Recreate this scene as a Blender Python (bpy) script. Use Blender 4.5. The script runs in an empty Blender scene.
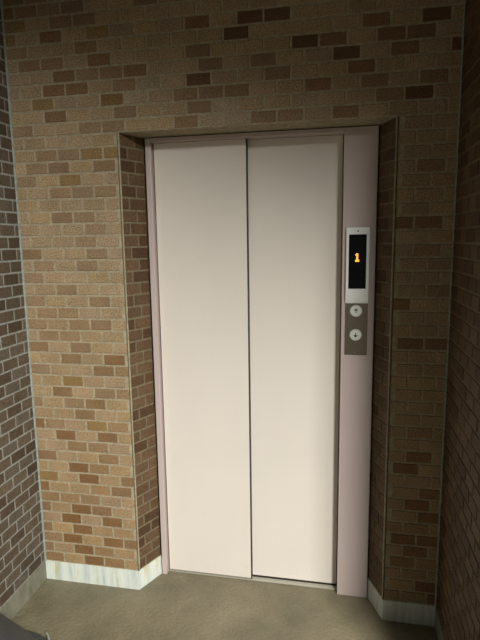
import bpy, bmesh, math, random
from mathutils import Vector, Matrix
random.seed(7)
S = bpy.context.scene
COL = S.collection

# ------------------------------------------------------------------ camera
yaw, pitch, roll = 0.1968, -0.1538, 0.0147
def rot_cam():
    Rz = Matrix.Rotation(yaw, 3, 'Z'); Rx = Matrix.Rotation(pitch, 3, 'X'); Ry = Matrix.Rotation(roll, 3, 'Y')
    return Rz @ Rx @ Ry
cam_data = bpy.data.cameras.new('camera'); cam = bpy.data.objects.new('camera', cam_data); COL.objects.link(cam)
cam_data.sensor_fit = 'VERTICAL'; cam_data.sensor_height = 24; cam_data.lens = 512.42 / 640 * 24
cam_data.clip_start = 0.02
R3 = rot_cam(); rt, fw, up = R3.col[0], R3.col[1], R3.col[2]
M = Matrix((rt, up, -fw)).transposed().to_4x4(); M.translation = Vector((0.9248, -2.0834, 1.6417))
cam.matrix_world = M
S.camera = cam

# ------------------------------------------------------------------ daylight
world = bpy.data.worlds.new('world'); S.world = world; world.use_nodes = True
wn = world.node_tree.nodes; wl = world.node_tree.links
bg = wn['Background']
geo = wn.new('ShaderNodeTexCoord'); sepw = wn.new('ShaderNodeSeparateXYZ'); rampw = wn.new('ShaderNodeValToRGB')
wl.new(geo.outputs['Generated'], sepw.inputs[0]); wl.new(sepw.outputs['Z'], rampw.inputs[0]); wl.new(rampw.outputs[0], bg.inputs[0])
rampw.color_ramp.elements[0].position = 0.0; rampw.color_ramp.elements[0].color = (0.95, 0.93, 0.85, 1)
rampw.color_ramp.elements[1].position = 0.6; rampw.color_ramp.elements[1].color = (0.72, 0.85, 1.0, 1)
bg.inputs[1].default_value = 0.07

def area_light(name, loc, target, sx, sy, power, color):
    d = bpy.data.lights.new(name, 'AREA'); d.shape = 'RECTANGLE'; d.size = sx; d.size_y = sy; d.energy = power; d.color = color
    o = bpy.data.objects.new(name, d); COL.objects.link(o); o.location = loc
    o.rotation_euler = (Vector(target) - Vector(loc)).to_track_quat('-Z', 'Y').to_euler()
    return o
area_light('daylight_opening', (3.25, -4.6, 4.5), (0.4, 0.0, 0.5), 1.15, 2.4, 740, (1.0, 0.985, 0.93))

sun_d = bpy.data.lights.new('sun', 'SUN'); sun_d.energy = 1.2; sun_d.angle = math.radians(2); sun_d.color = (1.0, 0.95, 0.86)
sun = bpy.data.objects.new('sun', sun_d); COL.objects.link(sun); sun.location = (0, 3, 8)
sun.rotation_euler = Vector((0.12, -0.40, -1.0)).to_track_quat('-Z', 'Y').to_euler()

vs = S.view_settings
S.display_settings.display_device = 'sRGB'
vs.view_transform = 'Standard'; vs.look = 'None'; vs.exposure = 0.0; vs.gamma = 1.0; vs.use_curve_mapping = False

# ------------------------------------------------------------------ helpers
def lin(r, g, b):
    f = lambda c: (c/255/12.92) if c/255 <= 0.04045 else ((c/255+0.055)/1.055)**2.4
    return (f(r), f(g), f(b), 1)

def link_mesh(name, bm, mats, parent=None, smooth=False):
    me = bpy.data.meshes.new(name); bm.normal_update(); bm.to_mesh(me); bm.free()
    for m in (mats if isinstance(mats, (list, tuple)) else [mats]): me.materials.append(m)
    if smooth:
        for p in me.polygons: p.use_smooth = True
    o = bpy.data.objects.new(name, me); COL.objects.link(o)
    if parent: o.parent = parent
    return o

def tag(o, label=None, cat=None, group=None, kind=None):
    if label: o['label'] = label
    if cat: o['category'] = cat
    if group: o['group'] = group
    if kind: o['kind'] = kind
    return o

def empty(name, loc, label, cat):
    o = bpy.data.objects.new(name, None); o.empty_display_size = 0.05; COL.objects.link(o); o.location = loc
    return tag(o, label, cat)

def box(bm, x0, x1, y0, y1, z0, z1, bev=0.0, seg=2, mat=0):
    b = bmesh.new()
    bmesh.ops.create_cube(b, size=1)
    for v in b.verts:
        v.co = Vector(((x0+x1)/2 + v.co.x*(x1-x0), (y0+y1)/2 + v.co.y*(y1-y0), (z0+z1)/2 + v.co.z*(z1-z0)))
    if bev: bmesh.ops.bevel(b, geom=b.edges[:], offset=bev, segments=seg, affect='EDGES', profile=0.5)
    for f in b.faces: f.material_index = mat
    me = bpy.data.meshes.new('tmp'); b.to_mesh(me); b.free(); bm.from_mesh(me); bpy.data.meshes.remove(me)

def quad(bm, pts, mat=0):
    f = bm.faces.new([bm.verts.new(p) for p in pts]); f.material_index = mat; return f

# node material helpers
def new_mat(name, base=(0.5, 0.5, 0.5, 1), rough=0.5, metal=0.0, spec=0.5):
    m = bpy.data.materials.new(name); m.use_nodes = True
    b = m.node_tree.nodes['Principled BSDF']
    b.inputs['Base Color'].default_value = base; b.inputs['Roughness'].default_value = rough
    b.inputs['Metallic'].default_value = metal; b.inputs['Specular IOR Level'].default_value = spec
    return m, m.node_tree.nodes, m.node_tree.links, b

def coords(n, l, scale=(1, 1, 1)):
    tc = n.new('ShaderNodeTexCoord'); mp = n.new('ShaderNodeMapping'); mp.inputs['Scale'].default_value = scale
    l.new(tc.outputs['Object'], mp.inputs[0]); return mp.outputs[0]

def noise(n, l, co, scale, detail=3, rough=0.6):
    t = n.new('ShaderNodeTexNoise'); t.inputs['Scale'].default_value = scale; t.inputs['Detail'].default_value = detail
    t.inputs['Roughness'].default_value = rough; l.new(co, t.inputs['Vector']); return t.outputs[0]

def ramp(n, l, fac, stops):
    r = n.new('ShaderNodeValToRGB'); l.new(fac, r.inputs[0]); e = r.color_ramp.elements
    while len(e) < len(stops): e.new(0.5)
    for i, (p, c) in enumerate(stops): e[i].position = p; e[i].color = c if len(c) == 4 else (*c, 1)
    return r.outputs[0]

def mix(n, l, fac, a, b, mode='MIX'):
    m = n.new('ShaderNodeMix'); m.data_type = 'RGBA'; m.blend_type = mode
    for s, v in ((m.inputs[0], fac), (m.inputs[6], a), (m.inputs[7], b)):
        if hasattr(v, 'is_linked'): l.new(v, s)
        else: s.default_value = v
    return m.outputs[2]

def bump(n, l, b, h, strength, dist):
    bp = n.new('ShaderNodeBump'); bp.inputs['Strength'].default_value = strength; bp.inputs['Distance'].default_value = dist
    l.new(h, bp.inputs['Height']); l.new(bp.outputs[0], b.inputs['Normal'])

# ------------------------------------------------------------------ materials
def g(v): return (v, v, v, 1)
# tile body: colour of each tile is stored per face, speckled like fired clay
m_tile, n, l, b = new_mat('brick_tile', rough=0.62, spec=0.35)
at = n.new('ShaderNodeAttribute'); at.attribute_name = 'tile_colour'
co = coords(n, l)
sp = ramp(n, l, noise(n, l, co, 190, 2, 0.7), [(0.36, g(0.4)), (0.5, g(0.95)), (0.64, g(1.35))])
c1 = mix(n, l, 0.8, at.outputs['Color'], sp, 'MULTIPLY')
cl = ramp(n, l, noise(n, l, co, 9, 4), [(0.3, g(0.84)), (0.7, g(1.12))])
c2 = mix(n, l, 1.0, c1, cl, 'MULTIPLY')
l.new(c2, b.inputs['Base Color'])
bump(n, l, b, noise(n, l, co, 300, 3, 0.7), 0.35, 0.002)

def mortar(name, rgb):
    m, n, l, b = new_mat(name, rough=0.9, spec=0.15); co = coords(n, l)
    c = mix(n, l, 1.0, rgb, ramp(n, l, noise(n, l, co, 60, 5), [(0.3, g(0.72)), (0.7, g(1.18))]), 'MULTIPLY')
    l.new(c, b.inputs['Base Color']); bump(n, l, b, noise(n, l, co, 220, 3), 0.5, 0.002); return m
m_mortar_tan = mortar('mortar_tan', lin(164, 153, 128))
m_mortar_grey = mortar('mortar_grey', lin(148, 148, 140))
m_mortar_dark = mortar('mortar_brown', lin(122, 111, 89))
m_sealant = mortar('corner_sealant', lin(146, 152, 142))
m_plaster = mortar('ceiling_plaster', lin(120, 112, 98))

m_marble, n, l, b = new_mat('marble', rough=0.45, spec=0.4)
co = coords(n, l, (1, 1, 0.12))
w = noise(n, l, co, 30, 4, 0.6)
c = ramp(n, l, w, [(0.28, lin(168, 178, 174)), (0.45, lin(205, 213, 206)), (0.62, lin(220, 226, 216)), (0.75, lin(200, 198, 176))])
co2 = coords(n, l, (1, 1, 0.15)); st = ramp(n, l, noise(n, l, co2, 22, 3), [(0.56, g(0)), (0.72, g(1))])
c = mix(n, l, st, c, lin(196, 190, 150)); l.new(c, b.inputs['Base Color'])
m_marble_shaded, n, l, b = new_mat('shaded_marble', rough=0.55, spec=0.3)  # same marble as above, with shade put into its colour
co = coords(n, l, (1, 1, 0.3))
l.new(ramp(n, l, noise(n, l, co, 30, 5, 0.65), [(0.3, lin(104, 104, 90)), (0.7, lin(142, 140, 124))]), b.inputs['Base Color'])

# anti-slip sheet floor
m_floor, n, l, b = new_mat('floor_sheet', rough=0.5, spec=0.4)
co = coords(n, l)
big = ramp(n, l, noise(n, l, co, 3.2, 5), [(0.3, lin(98, 92, 73)), (0.7, lin(130, 122, 98))])
fine = ramp(n, l, noise(n, l, co, 150, 2), [(0.35, g(0.88)), (0.65, g(1.08))])
c = mix(n, l, 1.0, big, fine, 'MULTIPLY')
stain = ramp(n, l, noise(n, l, co, 7, 6, 0.7), [(0.60, g(0)), (0.72, g(0.35))])
c = mix(n, l, stain, c, lin(92, 82, 60)); l.new(c, b.inputs['Base Color'])
vor = n.new('ShaderNodeTexVoronoi'); vor.inputs['Scale'].default_value = 70; l.new(co, vor.inputs['Vector'])
bump(n, l, b, vor.outputs['Distance'], 0.6, 0.004)

def paint(name, rgb, rough, dirt=True):
    m, n, l, b = new_mat(name, rough=rough, spec=0.5); co = coords(n, l)
    c = mix(n, l, 1.0, rgb, ramp(n, l, noise(n, l, co, 2.5, 4), [(0.3, g(0.97)), (0.7, g(1.02))]), 'MULTIPLY')
    if dirt:
        sx = n.new('ShaderNodeSeparateXYZ'); l.new(co, sx.inputs[0])
        low = ramp(n, l, sx.outputs['Z'], [(0.03, g(1)), (0.16, g(0))])
        spk = ramp(n, l, noise(n, l, co, 70, 4, 0.7), [(0.60, g(0)), (0.70, g(1))])
        patch = ramp(n, l, noise(n, l, co, 8, 2), [(0.5, g(0)), (0.62, g(0.7))])
        f = mix(n, l, 1.0, low, spk, 'MULTIPLY'); f = mix(n, l, 1.0, f, patch, 'MULTIPLY')
        c = mix(n, l, f, c, lin(140, 116, 70))
    l.new(c, b.inputs['Base Color'])
    b.inputs['Coat Weight'].default_value = 0.35; b.inputs['Coat Roughness'].default_value = rough*0.6
    bump(n, l, b, noise(n, l, co, 5, 2), 0.12, 0.01)
    return m
m_door = paint('cream_door_paint', lin(224, 216, 206), 0.3)
m_frame = paint('pink_frame_paint', lin(194, 178, 174), 0.38, False)
m_edge, *_ = new_mat('shadow_gap_rubber', lin(58, 50, 44), 0.7)
m_lip, *_ = new_mat('brown_door_edge', lin(120, 104, 94), 0.5)

def metal(name, rgb, rough, stretch=(1, 1, 60)):
    m, n, l, b = new_mat(name, rgb, rough, 1.0); co = coords(n, l, stretch)
    r = ramp(n, l, noise(n, l, co, 40, 3), [(0.3, g(rough*0.8)), (0.7, g(rough*1.25))]); l.new(r, b.inputs['Roughness'])
    bump(n, l, b, noise(n, l, co, 60, 2), 0.05, 0.001); return m
m_steel = metal('brushed_steel', lin(128, 118, 106), 0.42)
m_bezel, n, l, b = new_mat('satin_silver_bezel', lin(238, 240, 238), 0.4, 0.0)  # near-white base stands in for the light this bezel reflects
m_sill, *_ = new_mat('aluminium_sill', lin(180, 176, 162), 0.4, 0.35)
m_screen, *_ = new_mat('black_screen', lin(10, 10, 12), 0.12)
m_digit, n, l, b = new_mat('amber_led', lin(255, 150, 20), 0.4)
b.inputs['Emission Color'].default_value = (1.0, 0.50, 0.06, 1); b.inputs['Emission Strength'].default_value = 1.25
m_button, *_ = new_mat('white_button', lin(226, 226, 220), 0.35)
m_ring, *_ = new_mat('button_ring', lin(190, 188, 180), 0.3, 0.8)
m_ink, *_ = new_mat('black_arrow', lin(22, 22, 24), 0.5)
m_bag, n, l, b = new_mat('charcoal_nylon', lin(58, 60, 62), 0.5, 0, 0.5)
co = coords(n, l); bump(n, l, b, noise(n, l, co, 14, 4), 0.35, 0.02)
m_piping, *_ = new_mat('grey_piping', lin(150, 150, 145), 0.3)
m_bagdark, *_ = new_mat('black_webbing', lin(22, 22, 24), 0.6)
m_concrete = mortar('concrete', lin(112, 108, 98))

# ------------------------------------------------------------------ tiled walls
PITCH = 0.0525; LEN = 0.105; JOINT = 0.0092; BASE = 0.098
XL, XR, TOPZ, SOFFIT = -0.487, 1.339, 4.3, BASE + 38*PITCH
TAN = {'.': [(176, 148, 110), (178, 151, 114), (172, 146, 108), (172, 146, 112), (178, 150, 108)],
       'l': [(174, 152, 118)], 'n': [(160, 131, 94), (158, 130, 96)], 'm': [(150, 120, 84), (150, 120, 88)],
       'd': [(140, 106, 70), (142, 109, 74)], 'v': [(114, 82, 52)], 'o': [(154, 124, 78)], 'O': [(140, 108, 64)]}
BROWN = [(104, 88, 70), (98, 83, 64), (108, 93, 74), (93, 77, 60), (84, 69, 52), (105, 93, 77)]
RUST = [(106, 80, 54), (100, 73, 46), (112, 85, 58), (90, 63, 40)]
# tones of the tiles on the end wall as (course, column); all others are light
MAP = {
    'n': [(0, -4), (0, -1), (1, -4), (1, -1), (2, -4), (6, -4), (6, -3), (6, -2), (6, 11), (6, 12), (7, -1), (9, -1), (10, -1), (11, -2), (11, -1), (13, -3), (13, 0), (14, 12), (15, -4), (15, -2), (16, -1), (16, 0), (18, -4), (18, 0), (21, -3), (21, -2), (22, -4), (22, -2), (23, -3), (23, -2), (24, -4), (24, -1), (25, -2), (25, 13), (26, -4), (27, -3), (27, -1), (27, 13), (28, -1), (28, 12), (29, -1), (30, -1), (31, -1), (33, -2), (33, -1), (33, 0), (34, -4), (35, -3), (36, -3), (36, -2), (38, -4), (38, -1), (38, 0), (42, -1), (44, -4)],
    'm': [(2, 0), (3, -4), (3, 12), (5, -4), (5, -1), (7, 0), (8, 0), (9, 13), (10, -4), (14, -2), (15, -1), (16, -3), (18, -1), (19, -2), (20, -4), (20, -2), (22, -1), (28, -4), (31, -2), (34, 12), (35, -2), (35, 0), (38, 3), (38, 6), (38, 7), (39, 1), (39, 4), (39, 11), (40, 3), (40, 4), (40, 5), (40, 10), (40, 12), (41, 1), (41, 7), (42, 0), (42, 4), (42, 6), (43, -3), (43, -2), (43, 4), (44, -1), (46, -2), (46, -1), (47, -3), (47, 2)],
    'd': [(0, -2), (0, 13), (1, -2), (1, 13), (2, -3), (2, -1), (3, -2), (4, -3), (4, -1), (4, 12), (5, -2), (5, 12), (5, 13), (7, -4), (7, 13), (8, -2), (8, 12), (9, -2), (11, 12), (12, -3), (12, -1), (12, 12), (13, -4), (19, 0), (21, 12), (21, 13), (24, 11), (30, 11), (30, 12), (38, 9), (39, -2), (40, 8), (41, -2), (41, -1), (41, 10), (42, -2), (42, 1), (42, 11), (43, 0), (43, 9), (43, 11), (43, 12), (44, 10), (45, -2), (45, 4), (47, -4)],
    'v': [(39, 12), (41, 4), (42, 9), (42, 13), (43, 8), (44, 5), (44, 12), (45, 6), (45, 7)],
    'o': [(8, -4), (13, -1), (17, -2), (34, -2), (36, -1), (36, 0), (40, -3), (45, -4), (45, 0), (46, -4)],
    'l': [(38, 4), (38, 5), (39, 5), (40, 1), (41, 2)],
    'O': [(40, 0)],
}
MAP = {rc: k for k, lst in MAP.items() for rc in lst}
tone = (0.82, 0.86, 0.95)
class Tiled:
    def __init__(self):
        self.bm = bmesh.new(); self.lay = self.bm.loops.layers.float_color.new('tile_colour')
    def tile(self, o, u, nrm, a0, a1, z0, z1, rgb):
        # o origin on the tile face plane, u along the wall, nrm outward
        k = random.uniform(0.94, 1.06); c = lin(*rgb); c = (c[0]*k*tone[0], c[1]*k*tone[1], c[2]*k*tone[2], 1)
        e = 0.0012; dep = 0.005; j = random.uniform(-0.0006, 0.0006)
        def P(a, z, d): return o + u*a + nrm*(d + j) + Vector((0, 0, z))
        back = [P(a0, z0, -dep), P(a1, z0, -dep), P(a1, z1, -dep), P(a0, z1, -dep)]
        mid = [P(a0, z0, -e), P(a1, z0, -e), P(a1, z1, -e), P(a0, z1, -e)]
        fr = [P(a0+e, z0+e, 0), P(a1-e, z0+e, 0), P(a1-e, z1-e, 0), P(a0+e, z1-e, 0)]
        vb = [self.bm.verts.new(p) for p in back]; vm = [self.bm.verts.new(p) for p in mid]; vf = [self.bm.verts.new(p) for p in fr]
        fs = [self.bm.faces.new(vf)]
        for i in range(4):
            k2 = (i+1) % 4
            fs.append(self.bm.faces.new((vb[i], vb[k2], vm[k2], vm[i]))); fs.append(self.bm.faces.new((vm[i], vm[k2], vf[k2], vf[i])))
        for f in fs:
            f.material_index = 0
            for lp in f.loops: lp[self.lay] = c
    def field(self, o, u, nrm, a_lo, a_hi, r0, r1, offs, colour, edge=0.004):
        for r in range(r0, r1):
            z0 = BASE + r*PITCH + JOINT/2; z1 = z0 + PITCH - JOINT
            off = offs[r % 2]; c0 = math.floor((a_lo - off)/LEN) - 1
            for c in range(c0, c0 + int((a_hi-a_lo)/LEN) + 4):
                a0 = off + c*LEN + JOINT/2; a1 = a0 + LEN - JOINT
                a0 = max(a0, a_lo + edge); a1 = min(a1, a_hi - edge)
                if a1 - a0 < 0.014: continue
                self.tile(o, u, nrm, a0, a1, z0, z1, colour(r, c))
    def back(self, pts): quad(self.bm, pts, 1)
    def done(self, name, mortar_mat):
        o = link_mesh(name, self.bm, [m_tile, mortar_mat]); tag(o, kind='structure'); return o

def tan_colour(r, c):
    k = MAP.get((r, c), '.')
    if k == '.' and (c < -5 or r > 46): k = random.choice('..nm')
    t = random.choice(TAN[k])
    q = max(0.0, 1 - r/24)*random.uniform(0.5, 1.0)     # redder towards the lower courses
    t = (t[0] - 2*q, t[1] - 8*q, t[2] - 13*q)
    return t
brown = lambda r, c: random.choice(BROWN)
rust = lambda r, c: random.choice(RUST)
V = Vector
ROWS = 58; D = 0.003    # mortar lies 3 mm behind the tile faces
# end wall: left and right piers, lintel, splayed reveals
W = Tiled(); o = V((0, 0, 0)); u = V((1, 0, 0)); nn = V((0, -1, 0)); offs = (-0.068, -0.118)
W.field(o, u, nn, XL, 0.0, 0, 38, offs, tan_colour)
W.field(o, u, nn, 1.123, XR, 0, 38, offs, tan_colour)
W.field(o, u, nn, XL, XR, 38, ROWS, offs, tan_colour)
W.back([(XL-.1, D, 0), (-0.004, D, 0), (-0.004, D, SOFFIT), (XL-.1, D, SOFFIT)])
W.back([(1.127, D, 0), (XR+.1, D, 0), (XR+.1, D, SOFFIT), (1.127, D, SOFFIT)])
W.back([(XL-.1, D, SOFFIT), (XR+.1, D, SOFFIT), (XR+.1, D, TOPZ), (XL-.1, D, TOPZ)])
# soffit of the recess and an unseen plane behind it, added to stop light leaks
W.back([(-0.01, D, SOFFIT), (-0.01, 0.30, SOFFIT), (1.14, 0.30, SOFFIT), (1.14, D, SOFFIT)])
W.back([(XL-.1, 0.30, 0), (XR+.1, 0.30, 0), (XR+.1, 0.30, TOPZ), (XL-.1, 0.30, TOPZ)])
W.done('wall_back', m_mortar_tan)
def reveal(name, A, B, flip):
    T = Tiled(); A = V(A); B = V(B); uu = (B-A); L = uu.length; uu.normalize()
    nrm = V((uu.y, -uu.x, 0))
    if flip: nrm = -nrm
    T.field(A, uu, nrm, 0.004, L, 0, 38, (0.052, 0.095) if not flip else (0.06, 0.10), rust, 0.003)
    q = [A - nrm*D, B - nrm*D]
    T.back([(q[0].x, q[0].y, 0), (q[1].x, q[1].y, 0), (q[1].x, q[1].y, SOFFIT), (q[0].x, q[0].y, SOFFIT)])
    return T.done(name, m_mortar_dark)
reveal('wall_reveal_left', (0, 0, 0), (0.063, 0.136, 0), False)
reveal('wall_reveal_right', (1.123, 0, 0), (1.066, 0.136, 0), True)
# side walls
YL, YRr = -1.9, -0.66
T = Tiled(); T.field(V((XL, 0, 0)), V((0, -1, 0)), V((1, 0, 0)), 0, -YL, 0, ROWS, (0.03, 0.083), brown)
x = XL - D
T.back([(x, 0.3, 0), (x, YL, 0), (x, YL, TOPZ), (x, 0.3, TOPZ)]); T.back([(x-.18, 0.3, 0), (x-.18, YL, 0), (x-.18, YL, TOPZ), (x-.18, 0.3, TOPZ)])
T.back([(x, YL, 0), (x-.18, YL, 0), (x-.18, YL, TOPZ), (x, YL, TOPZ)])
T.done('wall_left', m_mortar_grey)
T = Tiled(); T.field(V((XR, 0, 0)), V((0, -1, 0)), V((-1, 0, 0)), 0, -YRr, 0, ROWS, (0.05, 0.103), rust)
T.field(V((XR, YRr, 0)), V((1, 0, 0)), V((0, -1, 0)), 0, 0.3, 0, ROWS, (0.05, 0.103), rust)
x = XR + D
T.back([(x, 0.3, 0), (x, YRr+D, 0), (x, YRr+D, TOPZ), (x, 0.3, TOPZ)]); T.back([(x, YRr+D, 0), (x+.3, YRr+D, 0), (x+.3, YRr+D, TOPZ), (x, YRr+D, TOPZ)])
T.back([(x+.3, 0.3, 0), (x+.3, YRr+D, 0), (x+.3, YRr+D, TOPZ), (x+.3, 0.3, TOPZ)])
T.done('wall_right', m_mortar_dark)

# floor, ceiling
bm = bmesh.new(); box(bm, -0.9, 1.9, -2.3, 0.34, -0.08, 0.0)
tag(link_mesh('floor', bm, m_floor), kind='structure')
bm = bmesh.new(); box(bm, -7.0, 9.0, -12.0, 0.34, -0.12, -0.03)
tag(link_mesh('ground', bm, m_concrete), kind='structure')
CEIL_Y = -1.9
bm = bmesh.new(); 
def zc(x): return 3.00 - 0.30*(x - 0.7)      # unseen underside, sloped down to the right to shade the upper right
prof = [(-0.70, zc(-0.70)), (2.6, zc(2.6)), (2.6, zc(2.6)+0.2), (-0.70, zc(-0.70)+0.2)]
fa = [bm.verts.new((x, CEIL_Y, z)) for x, z in prof]; fb = [bm.verts.new((x, 0.34, z)) for x, z in prof]
bm.faces.new(fa); bm.faces.new(fb[::-1])
for i in range(4): bm.faces.new((fa[i], fb[i], fb[(i+1) % 4], fa[(i+1) % 4]))
bmesh.ops.recalc_face_normals(bm, faces=bm.faces[:])
tag(link_mesh('ceiling', bm, m_plaster), kind='structure')

# baseboards
def base_run(name, pts, mat, th=0.012):
    bm = bmesh.new()
    for (A, B) in zip(pts[:-1], pts[1:]):
        A = V((*A, 0)); B = V((*B, 0)); d = (B-A).normalized(); nr = V((d.y, -d.x, 0)); f = nr*0.0015; bk = -nr*th; H = V((0, 0, BASE-0.002))
        a, b_, c, d2 = A+f, B+f, B+bk, A+bk
        quad(bm, [a, b_, b_+H, a+H]); quad(bm, [a+H, b_+H, c+H, d2+H]); quad(bm, [d2, c, c+H, d2+H])
        quad(bm, [a, a+H, d2+H, d2]); quad(bm, [b_, c, c+H, b_+H])
    bmesh.ops.recalc_face_normals(bm, faces=bm.faces[:])
    return tag(link_mesh(name, bm, mat), kind='structure')
base_run('baseboard_back_left', [(XL, 0), (0, 0), (0.063, 0.136)], m_marble)
base_run('baseboard_back_right', [(1.066, 0.136), (1.123, 0), (XR, 0)], m_marble)
base_run('baseboard_left', [(XL, YL), (XL, -0.0015)], m_marble_shaded)
base_run('baseboard_right', [(XR, -0.0015), (XR, YRr)], m_marble_shaded)

# pale sealant in the corners, mortar arrises on the outer corners of the piers
def strip(name, x, y, r, z0, z1, mat):
    bm = bmesh.new(); N = 46; rings = []
    for i in range(N+1):
        z = z0 + (z1-z0)*i/N; rr = r*random.uniform(0.82, 1.15)
        rings.append([bm.verts.new((x + rr*math.cos(a*math.pi/4), y + rr*math.sin(a*math.pi/4), z)) for a in range(8)])
    for p, q in zip(rings[:-1], rings[1:]):
        for a in range(8): bm.faces.new((p[a], p[(a+1) % 8], q[(a+1) % 8], q[a]))
    tag(link_mesh(name, bm, mat, smooth=True), kind='structure')
strip('trim_1', XL+0.001, -0.001, 0.0062, BASE, 2.80, m_sealant)
strip('trim_2', XR-0.001, -0.001, 0.0050, BASE, 2.80, m_sealant)
strip('trim_3', 0.0035, 0.0035, 0.0038, BASE, SOFFIT, m_mortar_tan)
strip('trim_4', 1.1195, 0.0035, 0.0038, BASE, SOFFIT, m_mortar_tan)

# ------------------------------------------------------------------ elevator entrance
FY = 0.130
fr = tag(empty('elevator_door_frame', (0.069, FY, 0), 'pinkish grey painted metal frame around the elevator door, wide panel on its right', 'door frame'))
def part(name, mat, parent, build, smooth=False):
    bm = bmesh.new(); build(bm)
    off = parent.matrix_world.translation if parent.parent else parent.location
    bmesh.ops.translate(bm, verts=bm.verts[:], vec=-V(off)); return link_mesh(name, bm, mat, parent, smooth)
part('jamb', m_frame, fr, lambda bm: (box(bm, 0.069, 0.0925, FY, 0.260, 0, 2.089, 0.002)))
part('head_rail', m_frame, fr, lambda bm: (box(bm, 0.0925, 0.926, FY, 0.260, 2.072, 2.089, 0.0015)))
part('side_panel', m_frame, fr, lambda bm: (box(bm, 0.926, 1.062, FY, 0.260, 0, 2.089, 0.002)))

def door_panel(x0, x1, y, label):
    r = empty('elevator_door_panel', (x0, y, 0.006), label, 'door')
    part('panel_face', m_door, r, lambda bm: box(bm, x0, x1, y, y+0.026, 0.011, 2.0715, 0.002))
    return r
lp = door_panel(0.098, 0.513, 0.160, 'cream painted sliding elevator door panel on the left, overlapping in front of the other')
part('edge_trim', m_edge, lp, lambda bm: box(bm, 0.5133, 0.5180, 0.1615, 0.185, 0.008, 2.0715, 0.0008))
part('guide_strip', m_edge, lp, lambda bm: box(bm, 0.0935, 0.0978, 0.172, 0.185, 0.008, 2.0715))
rp = door_panel(0.500, 0.922, 0.188, 'cream painted sliding elevator door panel on the right, set back beside the call panel')
part('edge_trim', m_lip, rp, lambda bm: box(bm, 0.9222, 0.9256, 0.195, 0.213, 0.008, 2.0715))

sl = empty('elevator_sill', (0.51, 0.2, 0), 'worn aluminium threshold strip at the foot of the elevator doors', 'door sill')
def sill(bm):
    box(bm, 0.0935, 0.9255, 0.158, 0.1735, 0.0, 0.0045, 0.001)
    box(bm, 0.0935, 0.9255, 0.177, 0.185, 0.0, 0.0045, 0.001)
    box(bm, 0.0935, 0.9255, 0.214, 0.260, 0.0, 0.0045, 0.001)
part('sill_plate', m_sill, sl, sill)
part('guide_groove', m_edge, sl, lambda bm: box(bm, 0.0936, 0.9254, 0.159, 0.2595, 0.0, 0.0012))

# ------------------------------------------------------------------ call panel
cp = empty('elevator_call_panel', (0.9885, FY, 1.148), 'tall steel elevator call panel with a black floor display and two round buttons', 'call panel')
part('faceplate', m_steel, cp, lambda bm: box(bm, 0.942, 1.0355, FY-0.0035, FY-0.0002, 1.148, 1.42, 0.001))
def bezel(bm):
    # frame around the display, its chin sloping down to the plate below
    x0, x1, z0, z1, yb, yf = 0.942, 1.0355, 1.372, 1.6885, FY-0.0002, FY-0.014
    sx0, sx1, sz0, sz1 = 0.9525, 1.0245, 1.434, 1.660
    o_ = [bm.verts.new(p) for p in [(x0, yf, z0+.055), (x1, yf, z0+.055), (x1, yf, z1), (x0, yf, z1)]]
    i_ = [bm.verts.new(p) for p in [(sx0, yf, sz0), (sx1, yf, sz0), (sx1, yf, sz1), (sx0, yf, sz1)]]
    d_ = [bm.verts.new(p) for p in [(sx0, yf+.003, sz0), (sx1, yf+.003, sz0), (sx1, yf+.003, sz1), (sx0, yf+.003, sz1)]]
    for k in range(4):
        q = (k+1) % 4; bm.faces.new((o_[k], o_[q], i_[q], i_[k])); bm.faces.new((i_[k], i_[q], d_[q], d_[k]))
    prof = [(z0+.055, yf), (z0+.03, yf+.0025), (z0+.012, yf+.006), (z0, yf+.0105)]
    prev = (o_[0], o_[1])
    for z, y in prof[1:]:
        a = (bm.verts.new((x0, y, z)), bm.verts.new((x1, y, z))); bm.faces.new((a[0], a[1], prev[1], prev[0])); prev = a
    for xs in (x0, x1):
        bm.faces.new([bm.verts.new(p) for p in [(xs, yb, z0)] + [(xs, y, z) for z, y in reversed(prof)] + [(xs, yf, z1), (xs, yb, z1)]])
    quad(bm, [(x0, yf, z1), (x1, yf, z1), (x1, yb, z1), (x0, yb, z1)])
    bmesh.ops.remove_doubles(bm, verts=bm.verts[:], dist=1e-5); bmesh.ops.recalc_face_normals(bm, faces=bm.faces[:])
bz = part('display_bezel', m_bezel, cp, bezel); bz['label'] = 'bright silver bezel around the display'
bpy.context.view_layer.update()
def sub(name, mat, parent, build, smooth=False):
    bm = bmesh.new(); build(bm); bmesh.ops.translate(bm, verts=bm.verts[:], vec=-V(cp.location)); return link_mesh(name, bm, mat, parent, smooth)
sub('display_screen', m_screen, bz, lambda bm: box(bm, 0.953, 1.024, FY-0.0112, FY-0.008, 1.4345, 1.6595))['label'] = 'glossy black screen'
def disc(bm, x, z, r, y0, y1, seg=40, bev=0.0):
    b2 = bmesh.new(); bmesh.ops.create_cone(b2, cap_ends=True, segments=seg, radius1=r, radius2=r, depth=abs(y1-y0))
    bmesh.ops.rotate(b2, verts=b2.verts[:], cent=(0, 0, 0), matrix=Matrix.Rotation(math.pi/2, 3, 'X'))
    bmesh.ops.translate(b2, verts=b2.verts[:], vec=(x, (y0+y1)/2, z))
    if bev: bmesh.ops.bevel(b2, geom=[e for e in b2.edges if abs(e.verts[0].co.y-e.verts[1].co.y) < 1e-6 and e.verts[0].co.y < (y0+y1)/2], offset=bev, segments=3, affect='EDGES')
    me = bpy.data.meshes.new('tmp'); b2.to_mesh(me); b2.free(); bm.from_mesh(me); bpy.data.meshes.remove(me)
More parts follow.
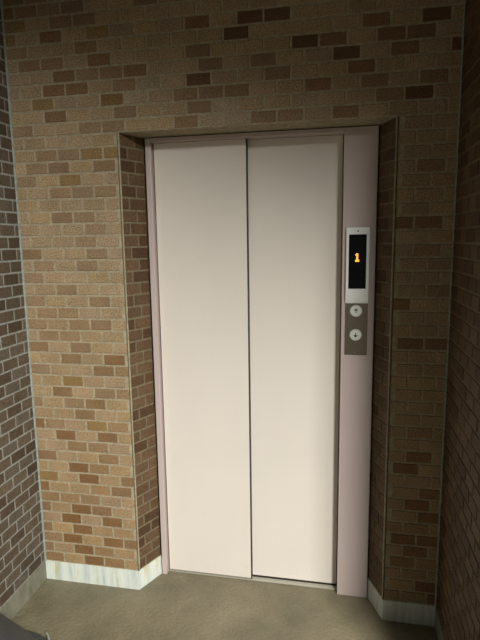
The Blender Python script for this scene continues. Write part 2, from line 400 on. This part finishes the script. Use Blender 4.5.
def digit(bm):
    rows = ['..##.', '.###.', '##.##'[:1] + '.##.', '..##.', '..##.', '..##.', '..##.', '.####', '.####']
    rows = ['..##', '.###', '####', '..##', '..##', '..##', '..##', '####', '####']
    rows = ['.##.', '###.', '.##.', '.##.', '.##.', '.##.', '####', '####']
    pz = 0.0044; px = 0.0042
    for r, s in enumerate(rows):
        for c, ch in enumerate(s):
            if ch == '#': box(bm, 0.9792 + c*px, 0.9792 + (c+0.9)*px, FY-0.0118, FY-0.0111, 1.582 - (r+0.92)*pz, 1.582 - r*pz)
sub('floor_number', m_digit, bz, digit)['label'] = 'glowing amber numeral 1'
sub('sensor_window', m_ink, bz, lambda bm: disc(bm, 0.9885, 1.6735, 0.0032, FY-0.0146, FY-0.0138, 20))
def button(z, up_):
    bt = sub('call_button', m_button, cp, lambda bm: disc(bm, 0.987, z, 0.0235, FY-0.0075, FY-0.0035, 48, 0.0012), False)
    bt['label'] = 'round white up button' if up_ else 'round white down button'
    def ring(bm):
        seg = 48; y0, y1 = FY-0.0062, FY-0.003
        R1, R2 = 0.0238, 0.0262
        vs_ = [[bm.verts.new((0.987 + r*math.cos(a), y, z + r*math.sin(a))) for r, y in ((R1, y0), (R2, y0), (R2, y1))] for a in [2*math.pi*i/seg for i in range(seg)]]
        for i in range(seg):
            p, q = vs_[i], vs_[(i+1) % seg]
            bm.faces.new((p[0], p[1], q[1], q[0])); bm.faces.new((p[1], p[2], q[2], q[1]))
    sub('button_ring', m_ring, bt, ring)
    def arrow(bm):
        s = 1 if up_ else -1; y = FY-0.0079
        def poly(pts):
            a = [bm.verts.new((0.987+x_, y, z+s*z_)) for x_, z_ in pts]; c = [bm.verts.new((0.987+x_, FY-0.0072, z+s*z_)) for x_, z_ in pts]
            bm.faces.new(a)
            for i in range(len(a)): k = (i+1) % len(a); bm.faces.new((a[i], a[k], c[k], c[i]))
        poly([(0, 0.0115), (0.0095, 0.001), (0.0062, 0.0005), (0, 0.0035), (-0.0062, 0.0005), (-0.0095, 0.001)])
        poly([(-0.0016, 0.004), (-0.0016, -0.0095), (0.0016, -0.0095), (0.0016, 0.004)])
        bmesh.ops.recalc_face_normals(bm, faces=bm.faces[:])
    sub('arrow_mark', m_ink, bt, arrow)
button(1.3395, True); button(1.2365, False)
def keyhole(bm):
    disc(bm, 0.984, 1.160, 0.0022, FY-0.0048, FY-0.0034, 16)
sub('keyhole', m_ring, cp, keyhole)

# ------------------------------------------------------------------ bag at the foot of the left wall
bag = empty('bag', (-0.40, -0.60, 0), 'soft charcoal bag slumped on the floor against the left wall, mostly out of frame', 'bag')
def tube(bm, pts, r, closed=False, seg=8):
    rings = []; N = len(pts)
    for i, p in enumerate(pts):
        a = pts[(i-1) % N] if (closed or i > 0) else p; b_ = pts[(i+1) % N] if (closed or i < N-1) else p
        t = (b_-a).normalized(); s1 = t.cross(V((0, 0, 1))); s1 = s1.normalized() if s1.length > 1e-4 else V((1, 0, 0)); s2 = t.cross(s1)
        rings.append([bm.verts.new(p + s1*r*math.cos(k*2*math.pi/seg) + s2*r*math.sin(k*2*math.pi/seg)) for k in range(seg)])
    for i in range(N if closed else N-1):
        p, q = rings[i], rings[(i+1) % N]
        for k in range(seg): bm.faces.new((p[k], p[(k+1) % seg], q[(k+1) % seg], q[k]))
    bmesh.ops.recalc_face_normals(bm, faces=bm.faces[:])
fe = lambda t, e: math.copysign(abs(t)**e, t)
BX, BY, SX, SY = -0.330, -0.660, 0.150, 0.300
def slump(x, y):         # the front of the bag sags down towards the floor
    h_ = (-0.352 - 0.46*(x + 0.35) - y)/0.65
    return min(0.33, max(0.03, h_))
def bag_body(bm):
    bmesh.ops.create_uvsphere(bm, u_segments=64, v_segments=40, radius=1)
    for v in bm.verts:
        p = v.co; x_, y_, z_ = fe(p.x, 0.8), fe(p.y, 0.75), fe(p.z, 0.8)
        y = BY + SY*y_; h_ = 0.34
        fold = 0.010*math.sin(9*p.y + 4*p.x) + 0.006*math.sin(17*p.y - 6*p.z)
        x = BX + SX*x_*(1.0 - 0.35*max(z_, 0)) + (0.5 - 0.5*z_)*0.0 - 0.03*max(z_, 0)
        x = max(x + fold*0.6, XL + 0.004); y = y + fold*0.4; z = h_*(0.5 + 0.5*z_); lim = slump(x, y)
        z = z if z < lim*0.7 else lim*0.7 + (z - lim*0.7)*0.3*lim/max(lim, h_ - lim*0.7 + 1e-4)
        v.co = V((x, y, max(0.001, min(z, lim) + fold*max(z_, 0)*0.8)))
part('bag_body', m_bag, bag, bag_body, True)
def piping(bm):
    pts = []
    for i in range(40):
        a = math.radians(15 + 50*i/39)
        x = BX + SX*fe(math.cos(a), 0.8); y = BY + SY*fe(math.sin(a), 0.75)
        pts.append(V((x + 0.004, y + 0.002, 0.045)))
    tube(bm, pts, 0.004)
part('piping', m_piping, bag, piping, True)
def strap(bm):
    tube(bm, [V((-0.36 + 0.02*math.sin(k/4), BY - 0.20 + 0.20*k/24, 0.325 + 0.03*math.sin(math.pi*k/24))) for k in range(25)], 0.008)
part('strap', m_bagdark, bag, strap, True)
